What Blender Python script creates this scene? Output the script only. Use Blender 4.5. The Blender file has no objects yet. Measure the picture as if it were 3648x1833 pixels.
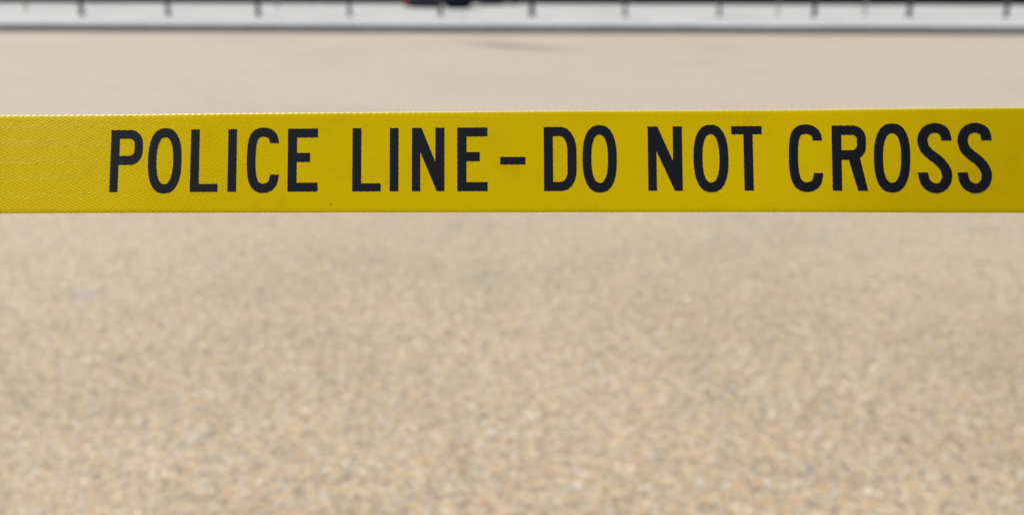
import bpy, bmesh, math, random
from mathutils import Vector
from mathutils.geometry import tessellate_polygon
rnd = random.Random(7)
PI = math.pi
S = bpy.context.scene
COL = S.collection

# ------------------------------------------------------------------ camera
cam_d = bpy.data.cameras.new('camera')
cam = bpy.data.objects.new('camera', cam_d); COL.objects.link(cam)
cam_d.sensor_width = 36; cam_d.lens = 32
cam.location = (0, 0, 1.45)
cam.rotation_euler = (math.radians(90 - 19), 0, 0)
cam_d.clip_start = 0.02; cam_d.clip_end = 3000
cam_d.dof.use_dof = True
cam_d.dof.focus_distance = 0.441
cam_d.dof.aperture_fstop = 6.6
S.camera = cam

# ------------------------------------------------------------------ sky, sun, exposure
SUN_EL, SUN_AZ = 62.0, -70.0        # azimuth from +Y towards +X
w = bpy.data.worlds.new('World'); S.world = w; w.use_nodes = True
nt = w.node_tree
sky = nt.nodes.new('ShaderNodeTexSky'); sky.sky_type = 'NISHITA'; sky.sun_disc = False
sky.sun_elevation = math.radians(SUN_EL); sky.sun_rotation = math.radians(SUN_AZ)
sky.dust_density = 2.0
bg = nt.nodes['Background']; bg.inputs['Strength'].default_value = 0.10
nt.links.new(sky.outputs[0], bg.inputs[0])
sd = bpy.data.lights.new('sun', 'SUN'); sd.energy = 3.6; sd.angle = math.radians(0.5); sd.color = (1, .965, .90)
so = bpy.data.objects.new('sun', sd); COL.objects.link(so)
az, el = math.radians(SUN_AZ), math.radians(SUN_EL)
sdir = Vector((math.sin(az)*math.cos(el), math.cos(az)*math.cos(el), math.sin(el)))
so.rotation_euler = sdir.to_track_quat('Z', 'Y').to_euler(); so.location = sdir*40
S.view_settings.view_transform = 'Standard'; S.view_settings.look = 'None'
S.view_settings.gamma = 1; S.view_settings.exposure = 0.0

# ------------------------------------------------------------------ helpers
def link(o, parent=None):
    COL.objects.link(o)
    if parent: o.parent = parent
    return o
def obj(name, bm, mat, parent=None, smooth=False):
    me = bpy.data.meshes.new(name)
    bm.normal_update(); bm.to_mesh(me); bm.free()
    me.materials.append(mat)
    if smooth:
        for f in me.polygons: f.use_smooth = True
    return link(bpy.data.objects.new(name, me), parent)
def empty(name, loc=(0, 0, 0), rz=0):
    o = bpy.data.objects.new(name, None); o.empty_display_size = .1
    o.location = loc; o.rotation_euler = (0, 0, rz); return link(o)
def tag(o, label=None, cat=None, group=None, kind=None):
    if label: o['label'] = label
    if cat: o['category'] = cat
    if group: o['group'] = group
    if kind: o['kind'] = kind
    return o
def copy_tree(o, parent=None):
    c = link(o.copy()); c.parent = parent
    for ch in list(o.children): copy_tree(ch, c)
    return c
def prism(bm, pts, z0, z1):
    a = [bm.verts.new((x, y, z0)) for x, y in pts]; b = [bm.verts.new((x, y, z1)) for x, y in pts]
    n = len(pts)
    bm.faces.new(a[::-1]); bm.faces.new(b)
    for i in range(n): bm.faces.new((a[i], a[(i+1) % n], b[(i+1) % n], b[i]))
def box(bm, x0, x1, y0, y1, z0, z1): prism(bm, [(x0, y0), (x1, y0), (x1, y1), (x0, y1)], z0, z1)
def lathe(bm, prof, n=32):
    rings = []
    for r, z in prof:
        rings.append([bm.verts.new((r*math.cos(2*PI*k/n), r*math.sin(2*PI*k/n), z)) for k in range(n)])
    for a, b in zip(rings, rings[1:]):
        for k in range(n): bm.faces.new((a[k], a[(k+1) % n], b[(k+1) % n], b[k]))
    bm.faces.new(rings[0][::-1]); bm.faces.new(rings[-1])
def tube(bm, pts, r, n=10):
    prev = None
    for i, p in enumerate(pts):
        t = (pts[min(i+1, len(pts)-1)] - pts[max(i-1, 0)]).normalized()
        a = t.orthogonal().normalized() if prev is None else (prev - t*prev.dot(t)).normalized()
        prev = a; b = t.cross(a)
        ring = [bm.verts.new(p + (a*math.cos(2*PI*k/n) + b*math.sin(2*PI*k/n))*r) for k in range(n)]
        if i:
            for k in range(n): bm.faces.new((last[k], last[(k+1) % n], ring[(k+1) % n], ring[k]))
        else: bm.faces.new(ring[::-1])
        last = ring
    bm.faces.new(last)

class NT:
    def __init__(s, name):
        s.m = bpy.data.materials.new(name); s.m.use_nodes = True; s.t = s.m.node_tree
        s.b = s.t.nodes['Principled BSDF']
    def n(s, typ, **kw):
        x = s.t.nodes.new(typ)
        for k, v in kw.items(): setattr(x, k, v)
        return x
    def l(s, a, b): s.t.links.new(a, b)
    def math(s, op, a, b=None, c=None, clamp=False):
        x = s.n('ShaderNodeMath', operation=op, use_clamp=clamp)
        for i, v in enumerate((a, b, c)):
            if v is None: continue
            if isinstance(v, (int, float)): x.inputs[i].default_value = v
            else: s.l(v, x.inputs[i])
        return x.outputs[0]
    def mix(s, f, a, b, mode='MIX'):
        x = s.n('ShaderNodeMix', data_type='RGBA', blend_type=mode)
        for i, v in ((0, f), (6, a), (7, b)):
            if isinstance(v, (int, float)): x.inputs[i].default_value = v
            elif isinstance(v, tuple): x.inputs[i].default_value = (*v, 1)
            else: s.l(v, x.inputs[i])
        return x.outputs[2]
    def noise(s, vec, scale, detail=4, rough=.5):
        x = s.n('ShaderNodeTexNoise'); x.inputs['Scale'].default_value = scale
        x.inputs['Detail'].default_value = detail; x.inputs['Roughness'].default_value = rough
        s.l(vec, x.inputs['Vector']); return x.outputs[0]
    def ramp(s, f, stops, interp='LINEAR'):
        x = s.n('ShaderNodeValToRGB'); x.color_ramp.interpolation = interp
        e = x.color_ramp.elements
        while len(e) > 1: e.remove(e[-1])
        e[0].position = stops[0][0]; e[0].color = (*stops[0][1], 1)
        for p, c in stops[1:]:
            q = e.new(p); q.color = (*c, 1)
        s.l(f, x.inputs[0]); return x.outputs[0]
    def smooth(s, v, lo, hi, a=0., b=1.):
        x = s.n('ShaderNodeMapRange', interpolation_type='SMOOTHSTEP')
        s.l(v, x.inputs[0])
        for i, q in enumerate((lo, hi, a, b)): x.inputs[i+1].default_value = q
        return x.outputs[0]
    def bump(s, h, strength, dist, normal=None):
        x = s.n('ShaderNodeBump'); x.inputs['Strength'].default_value = strength
        x.inputs['Distance'].default_value = dist; s.l(h, x.inputs['Height'])
        if normal: s.l(normal, x.inputs['Normal'])
        return x.outputs[0]
    def set(s, **kw):
        for k, v in kw.items():
            i = s.b.inputs[k.replace('_', ' ')]
            if isinstance(v, (int, float)): i.default_value = v
            elif isinstance(v, tuple): i.default_value = (*v, 1) if len(v) == 3 else v
            else: s.l(v, i)

# ------------------------------------------------------------------ materials
def mat_road():
    q = NT('exposed_aggregate')
    g = q.n('ShaderNodeNewGeometry').outputs['Position']
    # slightly warped stone lattice
    def stones(scale, rand=1.0):
        v = q.n('ShaderNodeTexVoronoi'); v.inputs['Scale'].default_value = scale
        v.inputs['Randomness'].default_value = rand; q.l(g, v.inputs['Vector']); return v
    v1 = stones(92); v2 = stones(56); v3 = stones(170)
    pal = [(0, (.075, .07, .08)), (.09, (.22, .16, .11)), (.15, (.34, .33, .34)), (.25, (.60, .42, .22)),
           (.36, (.46, .26, .14)), (.44, (.66, .52, .32)), (.58, (.50, .42, .30)), (.68, (.72, .57, .36)),
           (.80, (.70, .43, .24)), (.86, (.80, .72, .56)), (.945, (1.0, .98, .92))]
    sep1 = q.n('ShaderNodeSeparateColor'); q.l(v1.outputs['Color'], sep1.inputs[0])
    sep2 = q.n('ShaderNodeSeparateColor'); q.l(v2.outputs['Color'], sep2.inputs[0])
    sep3 = q.n('ShaderNodeSeparateColor'); q.l(v3.outputs['Color'], sep3.inputs[0])
    c1 = q.ramp(sep1.outputs[0], pal, 'CONSTANT'); c2 = q.ramp(sep2.outputs[1], pal, 'CONSTANT')
    c3 = q.ramp(sep3.outputs[2], pal, 'CONSTANT')
    col = q.mix(q.math('GREATER_THAN', sep2.outputs[0], .55), c1, c2)
    col = q.mix(q.math('GREATER_THAN', sep1.outputs[1], .72), col, c3)
    # binder between the stones
    gap = q.smooth(v1.outputs['Distance'], .0042, .0064)
    col = q.mix(q.math('MULTIPLY', gap, .6), col, (.40, .31, .20))
    # clumping of the stones
    n5 = q.noise(g, 26.0, 3, .6)
    col = q.mix(1.0, col, q.ramp(n5, [(.32, (.72, .725, .75)), (.50, (1, 1, 1)), (.68, (1.16, 1.13, 1.08))]), 'MULTIPLY')
    # broad wear and soiling
    n1 = q.noise(g, .55, 5, .6); n2 = q.noise(g, 5.0, 4, .6); n3 = q.noise(g, .13, 3)
    col = q.mix(1.0, col, q.ramp(n1, [(.30, (.83, .82, .82)), (.50, (.97, .965, .96)), (.72, (1.05, 1.03, 1.0))]), 'MULTIPLY')
    col = q.mix(1.0, col, q.ramp(n2, [(.30, (.88, .885, .90)), (.50, (1, 1, 1)), (.72, (1.0, .975, .94))]), 'MULTIPLY')
    sp = q.n('ShaderNodeSeparateXYZ'); q.l(g, sp.inputs[0])
    far = q.smooth(q.math('ADD', sp.outputs[1], q.math('MULTIPLY', n3, 6)), 4.5, 12, 0, .45)
    col = q.mix(far, col, (.585, .51, .42))          # far half painted paler, as the grazing view would brighten it
    # a few grey scuffs and one long dark streak near the far kerb
    n4 = q.noise(g, 2.3, 3, .55)
    scuff = q.smooth(n4, .66, .76, 0, .45)
    col = q.mix(scuff, col, (.30, .285, .30))
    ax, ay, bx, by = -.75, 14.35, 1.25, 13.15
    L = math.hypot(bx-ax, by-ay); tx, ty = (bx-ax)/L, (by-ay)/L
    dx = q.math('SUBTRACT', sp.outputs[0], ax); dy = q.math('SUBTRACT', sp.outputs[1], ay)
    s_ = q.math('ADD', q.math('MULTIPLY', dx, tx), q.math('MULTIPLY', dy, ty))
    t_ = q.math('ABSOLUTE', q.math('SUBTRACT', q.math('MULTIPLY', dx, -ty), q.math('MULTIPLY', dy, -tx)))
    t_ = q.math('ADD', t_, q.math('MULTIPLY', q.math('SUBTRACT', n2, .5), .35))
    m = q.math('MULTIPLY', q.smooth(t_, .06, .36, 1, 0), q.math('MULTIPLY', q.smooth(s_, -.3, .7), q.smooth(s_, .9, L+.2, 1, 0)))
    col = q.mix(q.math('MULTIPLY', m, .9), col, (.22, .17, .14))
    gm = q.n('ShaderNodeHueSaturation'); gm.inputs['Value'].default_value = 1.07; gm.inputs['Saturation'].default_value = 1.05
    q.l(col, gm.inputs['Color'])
    dome = q.math('SUBTRACT', 1, q.math('MULTIPLY', v1.outputs['Distance'], 95), clamp=True)
    dome = q.math('POWER', dome, .5)
    hgt = q.math('ADD', dome, q.math('MULTIPLY', sep1.outputs[2], .5))
    nrm = q.bump(hgt, .9, .0032)
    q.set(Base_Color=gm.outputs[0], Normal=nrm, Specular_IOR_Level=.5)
    q.set(Roughness=q.ramp(sep1.outputs[2], [(0, (.75,)*3), (.8, (.55,)*3), (1, (.30,)*3)]))
    return q.m

def mat_rough(name, c, var=.12, scale=3., rough=.8, spec=.3, bump=0., bscale=80.):
    q = NT(name); g = q.n('ShaderNodeNewGeometry').outputs['Position']
    n = q.noise(g, scale, 5, .6); n2 = q.noise(g, scale*9, 3, .6)
    k = q.ramp(n, [(.3, (1-var,)*3), (.6, (1,)*3)])
    k2 = q.ramp(n2, [(.3, (1-var*.6,)*3), (.6, (1,)*3)])
    q.set(Base_Color=q.mix(1., q.mix(1., c, k, 'MULTIPLY'), k2, 'MULTIPLY'), Roughness=rough, Specular_IOR_Level=spec)
    if bump: q.set(Normal=q.bump(q.noise(g, bscale, 4, .6), bump, .002))
    return q.m

def weave(q):
    """herringbone twill written in tape millimetres (u along, v across)"""
    uv = q.n('ShaderNodeUVMap'); uv.uv_map = 'UVMap'
    sp = q.n('ShaderNodeSeparateXYZ'); q.l(uv.outputs[0], sp.inputs[0])
    u, v = sp.outputs[0], sp.outputs[1]
    wob = q.noise(uv.outputs[0], .35, 3, .6)
    u = q.math('ADD', u, q.math('MULTIPLY', q.math('SUBTRACT', wob, .5), .55))
    vv = q.math('ADD', v, 1.2)
    tri = q.math('DIVIDE', q.math('PINGPONG', vv, 4.45), 4.45)
    zone = q.math('GREATER_THAN', q.math('FRACT', q.math('DIVIDE', vv, 8.9)), .5)
    ph = q.math('ADD', q.math('DIVIDE', u, 3.25), q.math('MULTIPLY', tri, 6.0))
    rib = q.math('SINE', q.math('MULTIPLY', ph, 2*PI))
    # weft floats stand a little prouder in every second zone, unevenly
    mp = q.n('ShaderNodeMapping'); mp.inputs['Scale'].default_value = (.55, 1.25, 1); q.l(uv.outputs[0], mp.inputs[0])
    vor = q.n('ShaderNodeTexVoronoi'); vor.inputs['Scale'].default_value = 1.0; q.l(mp.outputs[0], vor.inputs['Vector'])
    sv = q.n('ShaderNodeSeparateColor'); q.l(vor.outputs['Color'], sv.inputs[0])
    flt = q.math('MULTIPLY', q.smooth(vor.outputs['Distance'], .12, .45, 1, 0), q.smooth(sv.outputs[0], .30, .9, 0, 1))
    zf = q.math('FRACT', q.math('DIVIDE', vv, 8.9))
    fade = q.math('MULTIPLY', zone, q.smooth(zf, .5, 1.0, .35, 1.0))
    h = q.math('ADD', q.math('MULTIPLY', rib, .5), q.math('MULTIPLY', q.math('MULTIPLY', flt, fade), 2.4))
    nz = q.noise(uv.outputs[0], 2.2, 3, .7)
    h = q.math('ADD', h, q.math('MULTIPLY', nz, .7))
    # relief flattened away from the left end, to keep thread glints there
    h = q.math('MULTIPLY', h, q.smooth(q.math('ADD', u, q.math('MULTIPLY', wob, 30)), 20, 190, 1.05, .24))
    return h, uv.outputs[0], nz

def mat_tape():
    q = NT('yellow_webbing'); h, uv, nz = weave(q)
    broad = q.noise(uv, .018, 3, .5)
    c = q.mix(broad, (.80, .55, .0002), (.89, .63, .0003))
    c = q.mix(q.math('MULTIPLY', q.smooth(h, -.3, 1.3), .16), c, (.86, .68, .02))
    grime = q.noise(uv, .05, 5, .65)
    c = q.mix(q.smooth(grime, .50, .78, 0, .22), c, (.42, .27, .01))
    for fu, fv, fr in ((166.6, 46.3, .55), (279.5, 44.3, .28), (30.5, 40.0, .25), (438., 5.2, .22)):     # flecks of ink
        vd = q.n('ShaderNodeVectorMath', operation='DISTANCE'); q.l(uv, vd.inputs[0]); vd.inputs[1].default_value = (fu, fv, 0)
        c = q.mix(q.smooth(vd.outputs['Value'], fr*.5, fr, .85, 0), c, (.03, .035, .02))
    sp = q.n('ShaderNodeSeparateXYZ'); q.l(uv, sp.inputs[0])
    edge = q.smooth(sp.outputs[1], .55, .95, 1, 0)          # glossier top selvedge, its sunlit highlight painted pale into the colour
    c = q.mix(q.math('MULTIPLY', edge, .8), c, (.95, .80, .18))
    q.set(Base_Color=c, Roughness=.30, Specular_IOR_Level=q.math('ADD', .10, q.math('MULTIPLY', edge, .5)), Specular_Tint=(1., .9, .2))
    q.set(Normal=q.bump(h, .8, .00014))
    return q.m
def mat_ink():
    q = NT('black_ink'); h, uv, nz = weave(q)
    c = q.mix(q.smooth(nz, .35, .75), (.005, .0055, .0085), (.011, .0115, .015))
    q.set(Base_Color=c, Roughness=.5, Specular_IOR_Level=.25, Normal=q.bump(h, .45, .00010))
    return q.m

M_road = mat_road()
M_walk = mat_rough('pale_concrete', (.55, .545, .52), .14, .8, .85, .3)
M_kerb = mat_rough('granite', (.50, .50, .50), .18, 6., .8, .3)
M_gutter = mat_rough('olive_gutter', (.22, .19, .13), .3, 5., .9, .2)  # dark olive strip along the kerb foot
M_post = mat_rough('dark_paint', (.04, .045, .045), .25, 14., .45, .5)
M_band = mat_rough('grey_band', (.20, .21, .20), .2, 20., .5, .5)
M_pole = mat_rough('grey_steel', (.30, .31, .30), .2, 14., .5, .5)
M_wall = mat_rough('charcoal_panel', (.030, .037, .040), .35, 1.4, .6, .4)
M_wallp = mat_rough('charcoal_frame', (.018, .021, .024), .25, 4., .55, .4)
M_lawn = mat_rough('lawn', (.07, .10, .035), .4, 2., .95, .1)
M_grey = mat_rough('grey_canvas', (.052, .055, .066), .2, 30., .85, .2)
M_navy = mat_rough('navy_canvas', (.009, .013, .026), .25, 30., .8, .25)
M_red = mat_rough('red_canvas', (.36, .035, .025), .15, 30., .7, .3)
M_buck = mat_rough('black_plastic', (.015, .015, .016), .1, 40., .35, .5)

# ------------------------------------------------------------------ the setting
SL = -0.032                       # the street runs a little askew to the camera
def ky(y0, x): return y0 + SL*x
def strip(name, y0, y1, z0, z1, mat, X=160, nseg=1):
    bm = bmesh.new()
    prism(bm, [(-X, ky(y0, -X)), (X, ky(y0, X)), (X, ky(y1, X)), (-X, ky(y1, -X))], z0, z1)
    return obj(name, bm, mat)
bm = bmesh.new(); R = 900
for a, b, c, d in ((-R, R, -R, R),):
    vs = [bm.verts.new(p) for p in ((-R, -R, -.02), (R, -R, -.02), (R, R, -.02), (-R, R, -.02))]; bm.faces.new(vs)
tag(obj('ground', bm, M_lawn), 'open green ground beyond the dark boundary panels', kind='structure')
bm = bmesh.new(); X = 160
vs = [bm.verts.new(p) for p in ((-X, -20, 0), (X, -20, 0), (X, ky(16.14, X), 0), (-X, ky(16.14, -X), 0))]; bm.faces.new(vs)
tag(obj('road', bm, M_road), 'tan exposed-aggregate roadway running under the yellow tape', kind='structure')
bm = bmesh.new()
vs = [bm.verts.new(p) for p in ((-X, ky(15.93, -X), .004), (X, ky(15.93, X), .004), (X, ky(16.14, X), .004), (-X, ky(16.14, -X), .004))]; bm.faces.new(vs)
tag(obj('gutter', bm, M_gutter), 'narrow dark olive gutter at the foot of the far kerb', kind='structure')
# kerb of granite lengths with joints
bm = bmesh.new()
x = -40
while x < 40:
    ln = rnd.uniform(1.7, 2.1); dz = rnd.uniform(-.004, .004); dy = rnd.uniform(-.006, .006)
    pts = [(x, ky(16.14+dy, x)), (x+ln-.012, ky(16.14+dy, x+ln)), (x+ln-.012, ky(16.40, x+ln)), (x, ky(16.40, x))]
    prism(bm, pts, -.02, .118+dz); x += ln
bmesh.ops.bevel(bm, geom=[e for e in bm.edges if min(v.co.z for v in e.verts) > .05], offset=.012, segments=2, affect='EDGES')
tag(obj('kerb', bm, M_kerb), 'low blue-grey granite kerb between tan road and pale pavement', kind='structure')
# pavement of large concrete slabs
bm = bmesh.new()
yy = 16.41
while yy < 24:
    x = -40 + rnd.uniform(0, 2)
    while x < 40:
        dz = rnd.uniform(-.002, .002)
        prism(bm, [(x, ky(yy, x)), (x+2.99, ky(yy, x+3)), (x+2.99, ky(yy+2.39, x+3)), (x, ky(yy+2.39, x))], 0, .10+dz); x += 3
    yy += 2.4
tag(obj('pavement', bm, M_walk), 'pale grey concrete pavement behind the kerb', kind='structure')

# ------------------------------------------------------------------ dark boundary panels
fence = empty('boundary_fence', (0, 22.55, .09), math.atan(SL*1.15))
tag(fence, 'long charcoal metal panel fence standing across the back of the pavement', 'fence')
x = -24.0; k = 0
while x < 24:
    ln = 2.4; bm = bmesh.new()
    box(bm, x+.03, x+ln-.03, -.02, .02, .03, 1.25)
    nx = 12
    for i in range(nx):
        xx = x+.10+i*(ln-.2)/(nx-1); box(bm, xx-.03, xx+.03, -.05, -.0205, .06, 1.20)
    obj('panel', bm, M_wall, fence)
    bm = bmesh.new(); box(bm, x-.045, x+.0275, -.06, .05, 0, 1.35); obj('post', bm, M_wallp, fence)
    x += ln
bm = bmesh.new(); box(bm, -24, 24, -.075, .055, 1.36, 1.41); obj('top_rail', bm, M_wallp, fence)
bm = bmesh.new(); box(bm, -23.9, 23.9, -.095, -.0625, .015, .115); obj('bottom_rail', bm, M_wallp, fence)

# ------------------------------------------------------------------ bollards
def make_bollard():
    t = empty('bollard', (0, 0, .1))
    bm = bmesh.new(); lathe(bm, [(.040, .03), (.040, .84), (.037, .86)]); obj('shaft', bm, M_post, t, True)
    bm = bmesh.new(); lathe(bm, [(.062, 0), (.062, .014), (.050, .026), (.045, .040)]); obj('base_collar', bm, M_post, t, True)
    bm = bmesh.new(); lathe(bm, [(.045, .862), (.049, .88), (.044, .91), (.030, .935), (.010, .945)]); obj('cap', bm, M_post, t, True)
    bm = bmesh.new(); lathe(bm, [(.0415, .70), (.0425, .705), (.0425, .775), (.0415, .78)]); obj('band', bm, M_band, t, True)
    return t
bol = [(-8.491, 18.555), (-6.772, 18.524), (-4.991, 18.492), (-3.189, 18.459), (-1.399, 18.427), (0.390, 18.395),
       (2.207, 18.362), (4.044, 18.328), (5.880, 18.295), (7.716, 18.262), (9.582, 18.228)]
bl = ['leftmost dark bollard on the pale pavement, at the photo\'s far left',
      'second dark bollard from the left on the pale pavement',
      'third dark bollard from the left, beside a faint grey pole',
      'dark bollard next left of the red-ended grey bag',
      'dark bollard standing where the grey bag meets the navy bag',
      'dark bollard next right of the navy bag, above the dark road streak',
      'second dark bollard to the right of the navy bag',
      'dark bollard next left of the pair of grey poles on the right',
      'dark bollard between the two faint grey poles on the right',
      'second dark bollard from the right end of the row',
      'rightmost dark bollard on the pale pavement, near the photo\'s right edge']
b0 = make_bollard()
for i, (x, y) in enumerate(bol):
    o = b0 if i == 0 else copy_tree(b0)
    o.location = (x, y, .1); s = (1.1, 1, 1.15, .9, .95, 1.35, .85, .8, 1.1, 1.1, 1)[i]; o.scale = (s, s, 1)
    o.rotation_euler = (rnd.uniform(-.006, .006), rnd.uniform(-.006, .006), rnd.uniform(0, 6))
    tag(o, bl[i], 'bollard', 'dark bollards in a row on the pavement')

def make_pole():
    t = empty('pole', (0, 0, .1))
    bm = bmesh.new(); lathe(bm, [(.030, .012), (.030, 1.30), (.024, 1.32)], 20); obj('shaft', bm, M_pole, t, True)
    bm = bmesh.new(); lathe(bm, [(.075, 0), (.075, .010), (.040, .0118)], 20); obj('base_plate', bm, M_pole, t, True)
    return t
p0 = make_pole()
for i, (x, y, sc, lb) in enumerate([(-10.55, 20.45, .9, 'faint grey pole left of the whole bollard row'),
                                (-5.24, 21.0, .7, 'faint grey pole just right of the third bollard from the left'),
                                (5.304, 18.75, .65, 'left one of the two faint grey poles on the right side'),
                                (6.99, 18.62, .7, 'right one of the two faint grey poles on the right side')]):
    o = p0 if i == 0 else copy_tree(p0)
    o.location = (x, y, .1); o.scale = (sc, sc, 1); tag(o, lb, 'pole', 'slim grey poles behind the bollards')

# ------------------------------------------------------------------ bags
def soft(bm, sx, sy, sz, e=3.2, nu=40, nv=20, seed=1, dent=.03):
    r2 = random.Random(seed); ph = [r2.uniform(0, 6) for _ in range(6)]
    def f(a, p): return math.copysign(abs(a)**(2/p), a)
    rows = []
    for j in range(nv+1):
        th = -PI/2 + PI*j/nv; row = []
        for i in range(nu):
            a = 2*PI*i/nu
            x = f(math.cos(th), e)*f(math.cos(a), e); y = f(math.cos(th), e)*f(math.sin(a), e); z = f(math.sin(th), e)
            w_ = 1 + dent*(math.sin(5*x+ph[0]+2*z) + .7*math.sin(7*y+ph[1]+3*x) + .6*math.sin(6*z+ph[2]))
            row.append(bm.verts.new((x*sx*w_, y*sy*w_, (z+1)*sz*(w_ if z > -.8 else 1))))
        rows.append(row)
    for a, b in zip(rows, rows[1:]):
        for i in range(nu):
            bm.faces.new((a[i], a[(i+1) % nu], b[(i+1) % nu], b[i]))
    bmesh.ops.remove_doubles(bm, verts=bm.verts, dist=1e-5)
def arc(p0, p1, up, n=14):
    p0, p1 = Vector(p0), Vector(p1)
    return [p0.lerp(p1, k/n) + Vector(up)*math.sin(PI*k/n) for k in range(n+1)]
g = empty('duffel_bag', (-1.93, 21.0, .1), -.05)
tag(g, 'dark grey duffel bag with a red end lying on the pavement', 'bag')
bm = bmesh.new(); soft(bm, .43, .17, .15, 3.4, seed=3); obj('body', bm, M_grey, g, True)
bm = bmesh.new()
for v in (1,):
    soft(bm, .06, .12, .10, 2.6, seed=5)
e_ = obj('end_pocket', bm, M_red, g, True); e_.location = (-.43, -.01, .02); e_['label'] = 'red end pocket'
for s in (-1, 1):
    bm = bmesh.new(); tube(bm, arc((-.16, s*.13, .22), (.16, s*.13, .22), (0, s*.03, .22)), .012); obj('handle', bm, M_buck, g, True)
bm = bmesh.new(); box(bm, -.32, .32, -.008, .008, .296, .306); obj('zip', bm, M_buck, g)
g = empty('backpack', (-1.19, 20.75, .1), .08)
tag(g, 'navy backpack standing on the pavement right of the grey duffel bag', 'bag')
bm = bmesh.new(); soft(bm, .33, .18, .26, 3.8, seed=9); obj('body', bm, M_navy, g, True)
bm = bmesh.new(); soft(bm, .22, .06, .12, 3., seed=11); o = obj('front_pocket', bm, M_navy, g, True); o.location = (0, -.19, .05)
for s in (-1, 1):
    bm = bmesh.new(); tube(bm, arc((s*.14, .15, .46), (s*.16, .17, .06), (0, .10, 0)), .02); obj('shoulder_strap', bm, M_buck, g, True)
bm = bmesh.new(); tube(bm, arc((-.06, .1, .51), (.06, .1, .51), (0, 0, .07)), .010); obj('carry_loop', bm, M_buck, g, True)
bm = bmesh.new(); box(bm, -.2, .2, -.262, -.252, .20, .21); obj('zip', bm, M_buck, g)
g = empty('coat', (-.48, 21.9, .1), .1)
tag(g, 'low dark bundle of clothing lying behind the backpack to its right', 'clothing')
bm = bmesh.new(); soft(bm, .34, .2, .075, 2.6, seed=21, dent=.08); obj('folded_body', bm, M_navy, g, True)
bm = bmesh.new(); tube(bm, [Vector((.3+.05*k, -.05-.02*k, .09-.008*k)) for k in range(7)], .045); obj('sleeve', bm, M_grey, g, True)

# ------------------------------------------------------------------ the tape
# frame of the stretched webbing: origin at the left end of the printed run, u along it (mm), v down from the top edge (mm)
P_L = Vector((-.25500804, .44548946, 1.34591176)); P_R = Vector((.24236175, .42399823, 1.35282523))
LEN = (P_R-P_L).length*1000; DIR = (P_R-P_L).normalized()
UPL = Vector((-.02909451, .43840026, .89830881)); UPR = Vector((.01807692, .41744344, .90852309))
WID = 50.0
def frame(u):
    t = max(-1.2, min(2.2, u/LEN))
    up = UPL.lerp(UPR, t); up = (up - DIR*up.dot(DIR)*.0).normalized()
    # slow ripple of the twist; right end turned from the sun to darken it
    def ss(x): x = max(0., min(1., x)); return x*x*(3-2*x)
    tw = .010*math.sin(u/61+.5) + .005*math.sin(u/27) - .135*ss((u-370)/125) + .006*ss((130-u)/150)
    nrm = DIR.cross(up).normalized()          # faces the camera
    up2 = (up*math.cos(tw) - nrm*math.sin(tw)*1.0).normalized()
    return up2, DIR.cross(up2).normalized()
def centre(u):
    t = u/LEN
    bow = .35*4*t*(1-t) if -.5 < t < 1.5 else .35*4*(-.75) if True else 0
    return P_L + DIR*(u/1000) + Vector((0, 0, bow/1000))
def tape_pt(u, v, off=0.):
    up, n = frame(u)
    return centre(u) + up*((WID/2 - v)/1000) + n*(off/1000)

T2 = 0.45       # half thickness, mm
prof = []
nv = 26
for j in range(nv+1):                     # front face, top to bottom
    prof.append((0.55 + (WID-1.1)*j/nv, T2))
for k in range(1, 6):                     # bottom selvedge
    a = PI/2 - PI*k/6; prof.append((WID-.55+.55*math.cos(a), T2*math.sin(a)))
prof += [(WID-.55, -T2), (WID*.5, -T2), (.55, -T2)]
for k in range(1, 6):
    a = -PI/2 - PI*k/6; prof.append((.55+.55*math.cos(a), T2*math.sin(a)))
us = [-2600 + 40*i for i in range(63)]
us = [u for u in us if u < -125]
x = -120.0
while x < LEN+120: us.append(x); x += .42
us += [LEN+125+40*i for i in range(62)]
bm = bmesh.new(); uvl = bm.loops.layers.uv.new('UVMap')
rows = []
for u in us:
    near = -121 < u < LEN+121
    row = []
    for (v, o) in prof:
        vv, oo = v, o
        if near:
            if v < 1.3:      # scalloped selvedges: weft loops turning round the edge
                f = (1.3-v)/1.3
                ph = u/3.25*2*PI + v*1.8
                vv = v + f*(.05*math.sin(ph) + .05*math.sin(ph*2.03+1) + .05*math.sin(u*2.9))
                oo = o*(1 + f*.14*math.sin(ph+1.2))
            elif v > WID-1.3:
                f = (v-WID+1.3)/1.3; ph = u/1.62*2*PI
                vv = v + f*(.07*math.sin(ph) + .05*math.sin(ph*.63+1) + .06*math.sin(u*3.7))
        row.append((bm.verts.new(tape_pt(u, vv, oo)), u, v))
    rows.append(row)
n = len(prof)
for a, b in zip(rows, rows[1:]):
    for k in range(n):
        q = (a[k], a[(k+1) % n], b[(k+1) % n], b[k])
        f = bm.faces.new([z[0] for z in q])
        for lp, z in zip(f.loops, q): lp[uvl].uv = (z[1], z[2])
bmesh.ops.recalc_face_normals(bm, faces=bm.faces)
M_tape = mat_tape(); M_ink = mat_ink()
tape_root = empty('barrier_tape', tuple(P_L))
tag(tape_root, 'bright yellow woven police barrier tape stretched across the whole view, printed in black', 'barrier tape')
bpy.context.view_layer.update()
inv = Vector(P_L)
for v in bm.verts: v.co -= inv
obj('webbing', bm, M_tape, tape_root, True)

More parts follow.
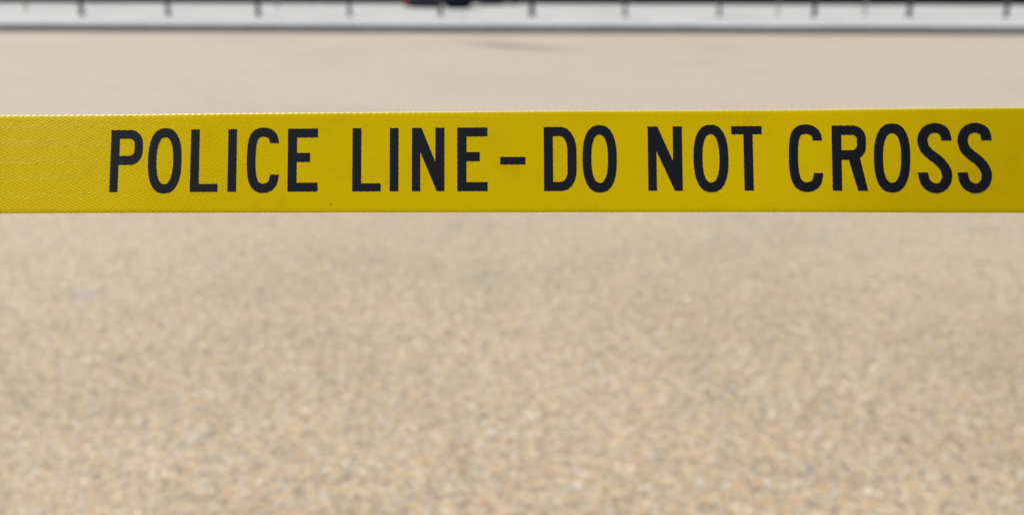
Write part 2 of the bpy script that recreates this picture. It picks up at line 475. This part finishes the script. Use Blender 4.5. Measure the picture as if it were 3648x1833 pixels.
# --- lettering: outlines in cap-height units (0..100 down), w = glyph width
def arcpts(cx, cy, rx, ry, a0, a1, n=28, p=2.0):
    out = []
    for k in range(n+1):
        a = math.radians(a0 + (a1-a0)*k/n); c, s = math.cos(a), math.sin(a)
        out.append((cx + rx*math.copysign(abs(c)**(2/p), c), cy + ry*math.copysign(abs(s)**(2/p), s)))
    return out
def stroke(path, hw, n=6):
    """butt-ended thick line along a smooth path (catmull-rom)"""
    P = [Vector(p) for p in path]; Q = []
    for i in range(len(P)-1):
        p0, p1, p2, p3 = P[max(i-1, 0)], P[i], P[i+1], P[min(i+2, len(P)-1)]
        for k in range(n):
            t = k/n
            Q.append(.5*((2*p1)+(p2-p0)*t+(2*p0-5*p1+4*p2-p3)*t*t+(3*p1-p0-3*p2+p3)*t**3))
    Q.append(P[-1]); Lf, Rt = [], []
    for i, q in enumerate(Q):
        t = (Q[min(i+1, len(Q)-1)]-Q[max(i-1, 0)]).normalized(); m = Vector((-t.y, t.x))
        if i == 0 or i == len(Q)-1: m = Vector((math.copysign(1, m.x), 0))     # flat horizontal cuts
        h_ = hw[0] + (hw[1]-hw[0])*abs(m.y)
        Lf.append(tuple(q+m*h_)); Rt.append(tuple(q-m*h_))
    return Lf + Rt[::-1]
def glyph(c, w):
    s = 14.0; b = 14.2
    if c == 'I': return [[(0, 0), (w, 0), (w, 100), (0, 100)]]
    if c == '-': return [[(0, 46.8), (w, 46.8), (w, 58.6), (0, 58.6)]]
    if c == 'L': return [[(0, 0), (s, 0), (s, 87.4), (w, 87.4), (w, 100), (0, 100)]]
    if c == 'E':
        return [[(0, 0), (w, 0), (w, b), (s+.5, b), (s+.5, 38.8), (w*.745, 38.8), (w*.745, 53.2), (s+.3, 53.2),
                 (s+.3, 86), (w, 86), (w, 100), (0, 100)]]
    if c == 'T': m = w*.55; return [[(0, 0), (w, 0), (w, 12.6), (m+7, 12.6), (m+7, 100), (m-7, 100), (m-7, 12.6), (0, 12.6)]]
    if c == 'N':
        return [[(0, 0), (s+1, 0), (w-s-.2, 54), (w-s, 0), (w, 0), (w, 100), (w-12, 100), (s-1, 38.5), (s-1, 100), (0, 100)]]
    if c == 'O':
        out = arcpts(w/2, 50, w/2, 52.4, 0, 360, 90, 2.45)[:-1]
        inn = arcpts(w/2, 50, w/2-13.6, 37.6, 0, 360, 80, 2.35)[:-1]
        return [out, inn]
    if c == 'D':
        out = [(0, 0)] + arcpts(w-25, 38, 25, 38, -90, 0, 20, 2.1) + arcpts(w-25, 66, 25, 34, 0, 90, 20, 2.2) + [(0, 100)]
        inn = [(s, 14.3)] + arcpts(w-26, 38, 12, 23.7, -90, 0, 16, 2.1) + arcpts(w-26, 68, 12, 18, 0, 90, 16, 2.3) + [(s, 86)]
        return [out, inn]
    if c == 'P':
        out = [(0, 0)] + arcpts(w-21, 24, 21, 24, -90, 0, 18, 2.1) + arcpts(w-21, 33, 21, 23.5, 0, 90, 18, 2.1) + [(s-.8, 56.5), (s-.8, 100), (0, 100)]
        inn = [(s+.3, 14)] + arcpts(w-22, 24, 8.5, 10, -90, 0, 12, 2.2) + arcpts(w-22, 33, 8.5, 8.8, 0, 90, 12, 2.2) + [(s+.3, 41.8)]
        return [out, inn]
    if c == 'R':
        out = [(0, 0)] + arcpts(w-23, 22, 20.5, 22, -90, 0, 18, 2.1) + arcpts(w-23, 32, 20.5, 20.5, 0, 58, 12, 2.1) + \
              [(w, 100), (w-15, 100), (w-28.5, 52.8), (s+.3, 52.8), (s+.3, 100), (0, 100)]
        inn = [(s+.3, 14.4)] + arcpts(w-24, 22, 8, 7.6, -90, 0, 12, 2.2) + arcpts(w-24, 30, 8, 8, 0, 90, 12, 2.2) + [(s+.3, 38)]
        return [out, inn]
    if c == 'C':
        k = w/51
        path = [(43.8*k, 23), (41.4*k, 13.2), (35*k, 7.2), (25.9*k, 5.2), (17*k, 7.3), (11*k, 14.5), (8*k, 28), (7*k, 50),
                (8*k, 71), (11.4*k, 85), (17.6*k, 92.4), (26.3*k, 94.8), (35*k, 92.6), (41.5*k, 86), (44.4*k, 73)]
        return [stroke(path, (6.9, 7.4), 6)]
    if c == 'S':
        k = w/53.6
        path = [(44.6*k, 23.8), (41.2*k, 11.6), (33*k, 5.9), (24*k, 4.9), (14*k, 8.6), (8.2*k, 17.5), (7.9*k, 27), (12.4*k, 37.6),
                (22*k, 46.2), (33*k, 54.4), (42*k, 64.6), (46.2*k, 75.6), (44.2*k, 86.8), (37.4*k, 94), (28*k, 96.0), (18*k, 92.2), (11.6*k, 84.5), (8.4*k, 72.0)]
        return [stroke(path, (7.6, 7.4), 6)]
TEXT = [('P', 55.56, 71.84), ('O', 74.63, 91.56), ('L', 96.03, 109.92), ('I', 114.86, 119.22), ('C', 124.29, 140.37),
        ('E', 144.77, 159.73), ('L', 176.88, 190.91), ('I', 195.35, 199.64), ('N', 206.28, 222.23), ('E', 228.5, 243.34),
        ('-', 249.52, 261.78), ('D', 270.79, 286.61), ('O', 289.52, 306.08), ('N', 321.09, 337.55), ('O', 342.93, 359.58),
        ('T', 361.18, 375.7), ('C', 388.3, 404.4), ('R', 408.78, 425.6), ('O', 428.5, 445.52), ('S', 448.94, 465.09), ('S', 467.58, 483.67)]
CAP = 31.5; V0 = 8.15
def ragged(loop, step=.28, amp=.055, r=rnd):
    """resample an outline and let it wander with the threads it is printed on"""
    out = []; N = len(loop); acc = 0
    ph = [r.uniform(0, 6.28) for _ in range(3)]
    for i in range(N):
        a = Vector(loop[i]); b = Vector(loop[(i+1) % N]); d = (b-a).length
        if d < 1e-6: continue
        m = Vector((-(b-a).y, (b-a).x))/d
        k = max(1, int(d/step))
        for j in range(k):
            t = j/k; s_ = acc+d*t
            amp_ = amp if (j or d < 1) else 0
            o = amp_*(math.sin(s_*5.8+ph[0]) + .8*math.sin(s_*2.1+ph[1]) + .7*math.sin(s_*9.7+ph[2])) + r.uniform(-.03, .03)
            out.append(tuple(a.lerp(b, t) + m*o))
        acc += d
    return out
for ci, (c, u0, u1) in enumerate(TEXT):
    K_ = CAP/100; wd = (u1-u0)/K_
    def area(lp): return abs(sum(a[0]*b[1]-b[0]*a[1] for a, b in zip(lp, lp[1:]+lp[:1])))/2
    for attempt in range(60):                  # triangulate, and check that the fill is whole
        loops = [ragged([(u0+x*K_, V0+y*K_) for x, y in lp]) for lp in glyph(c, wd)]
        tris = tessellate_polygon([[Vector((x, y, 0)) for x, y in lp] for lp in loops])
        flat = [p for lp in loops for p in lp]
        want = area(loops[0]) - sum(area(l) for l in loops[1:])
        got = sum(area([flat[i] for i in tr]) for tr in tris)
        if abs(got-want) < .002*want: break
    else: print('TESSELLATION FAILED', c, got, want)
    bm = bmesh.new(); uvl = bm.loops.layers.uv.new('UVMap')
    vs = [bm.verts.new(tape_pt(x, y, T2+.07)-inv) for x, y in flat]
    for tr in tris:
        if len(set(tr)) < 3: continue
        try: f = bm.faces.new([vs[i] for i in tr])
        except ValueError: continue
        for lp, i in zip(f.loops, tr): lp[uvl].uv = flat[i]
    bm.normal_update()
    up, nn = frame(u0)
    flip = [f for f in bm.faces if f.normal.dot(nn) < 0]
    if flip: bmesh.ops.reverse_faces(bm, faces=flip)
    o = obj('hyphen' if c == '-' else 'letter', bm, M_ink, tape_root)
    o['label'] = 'black printed hyphen' if c == '-' else 'black printed letter ' + c
bpy.context.view_layer.update()
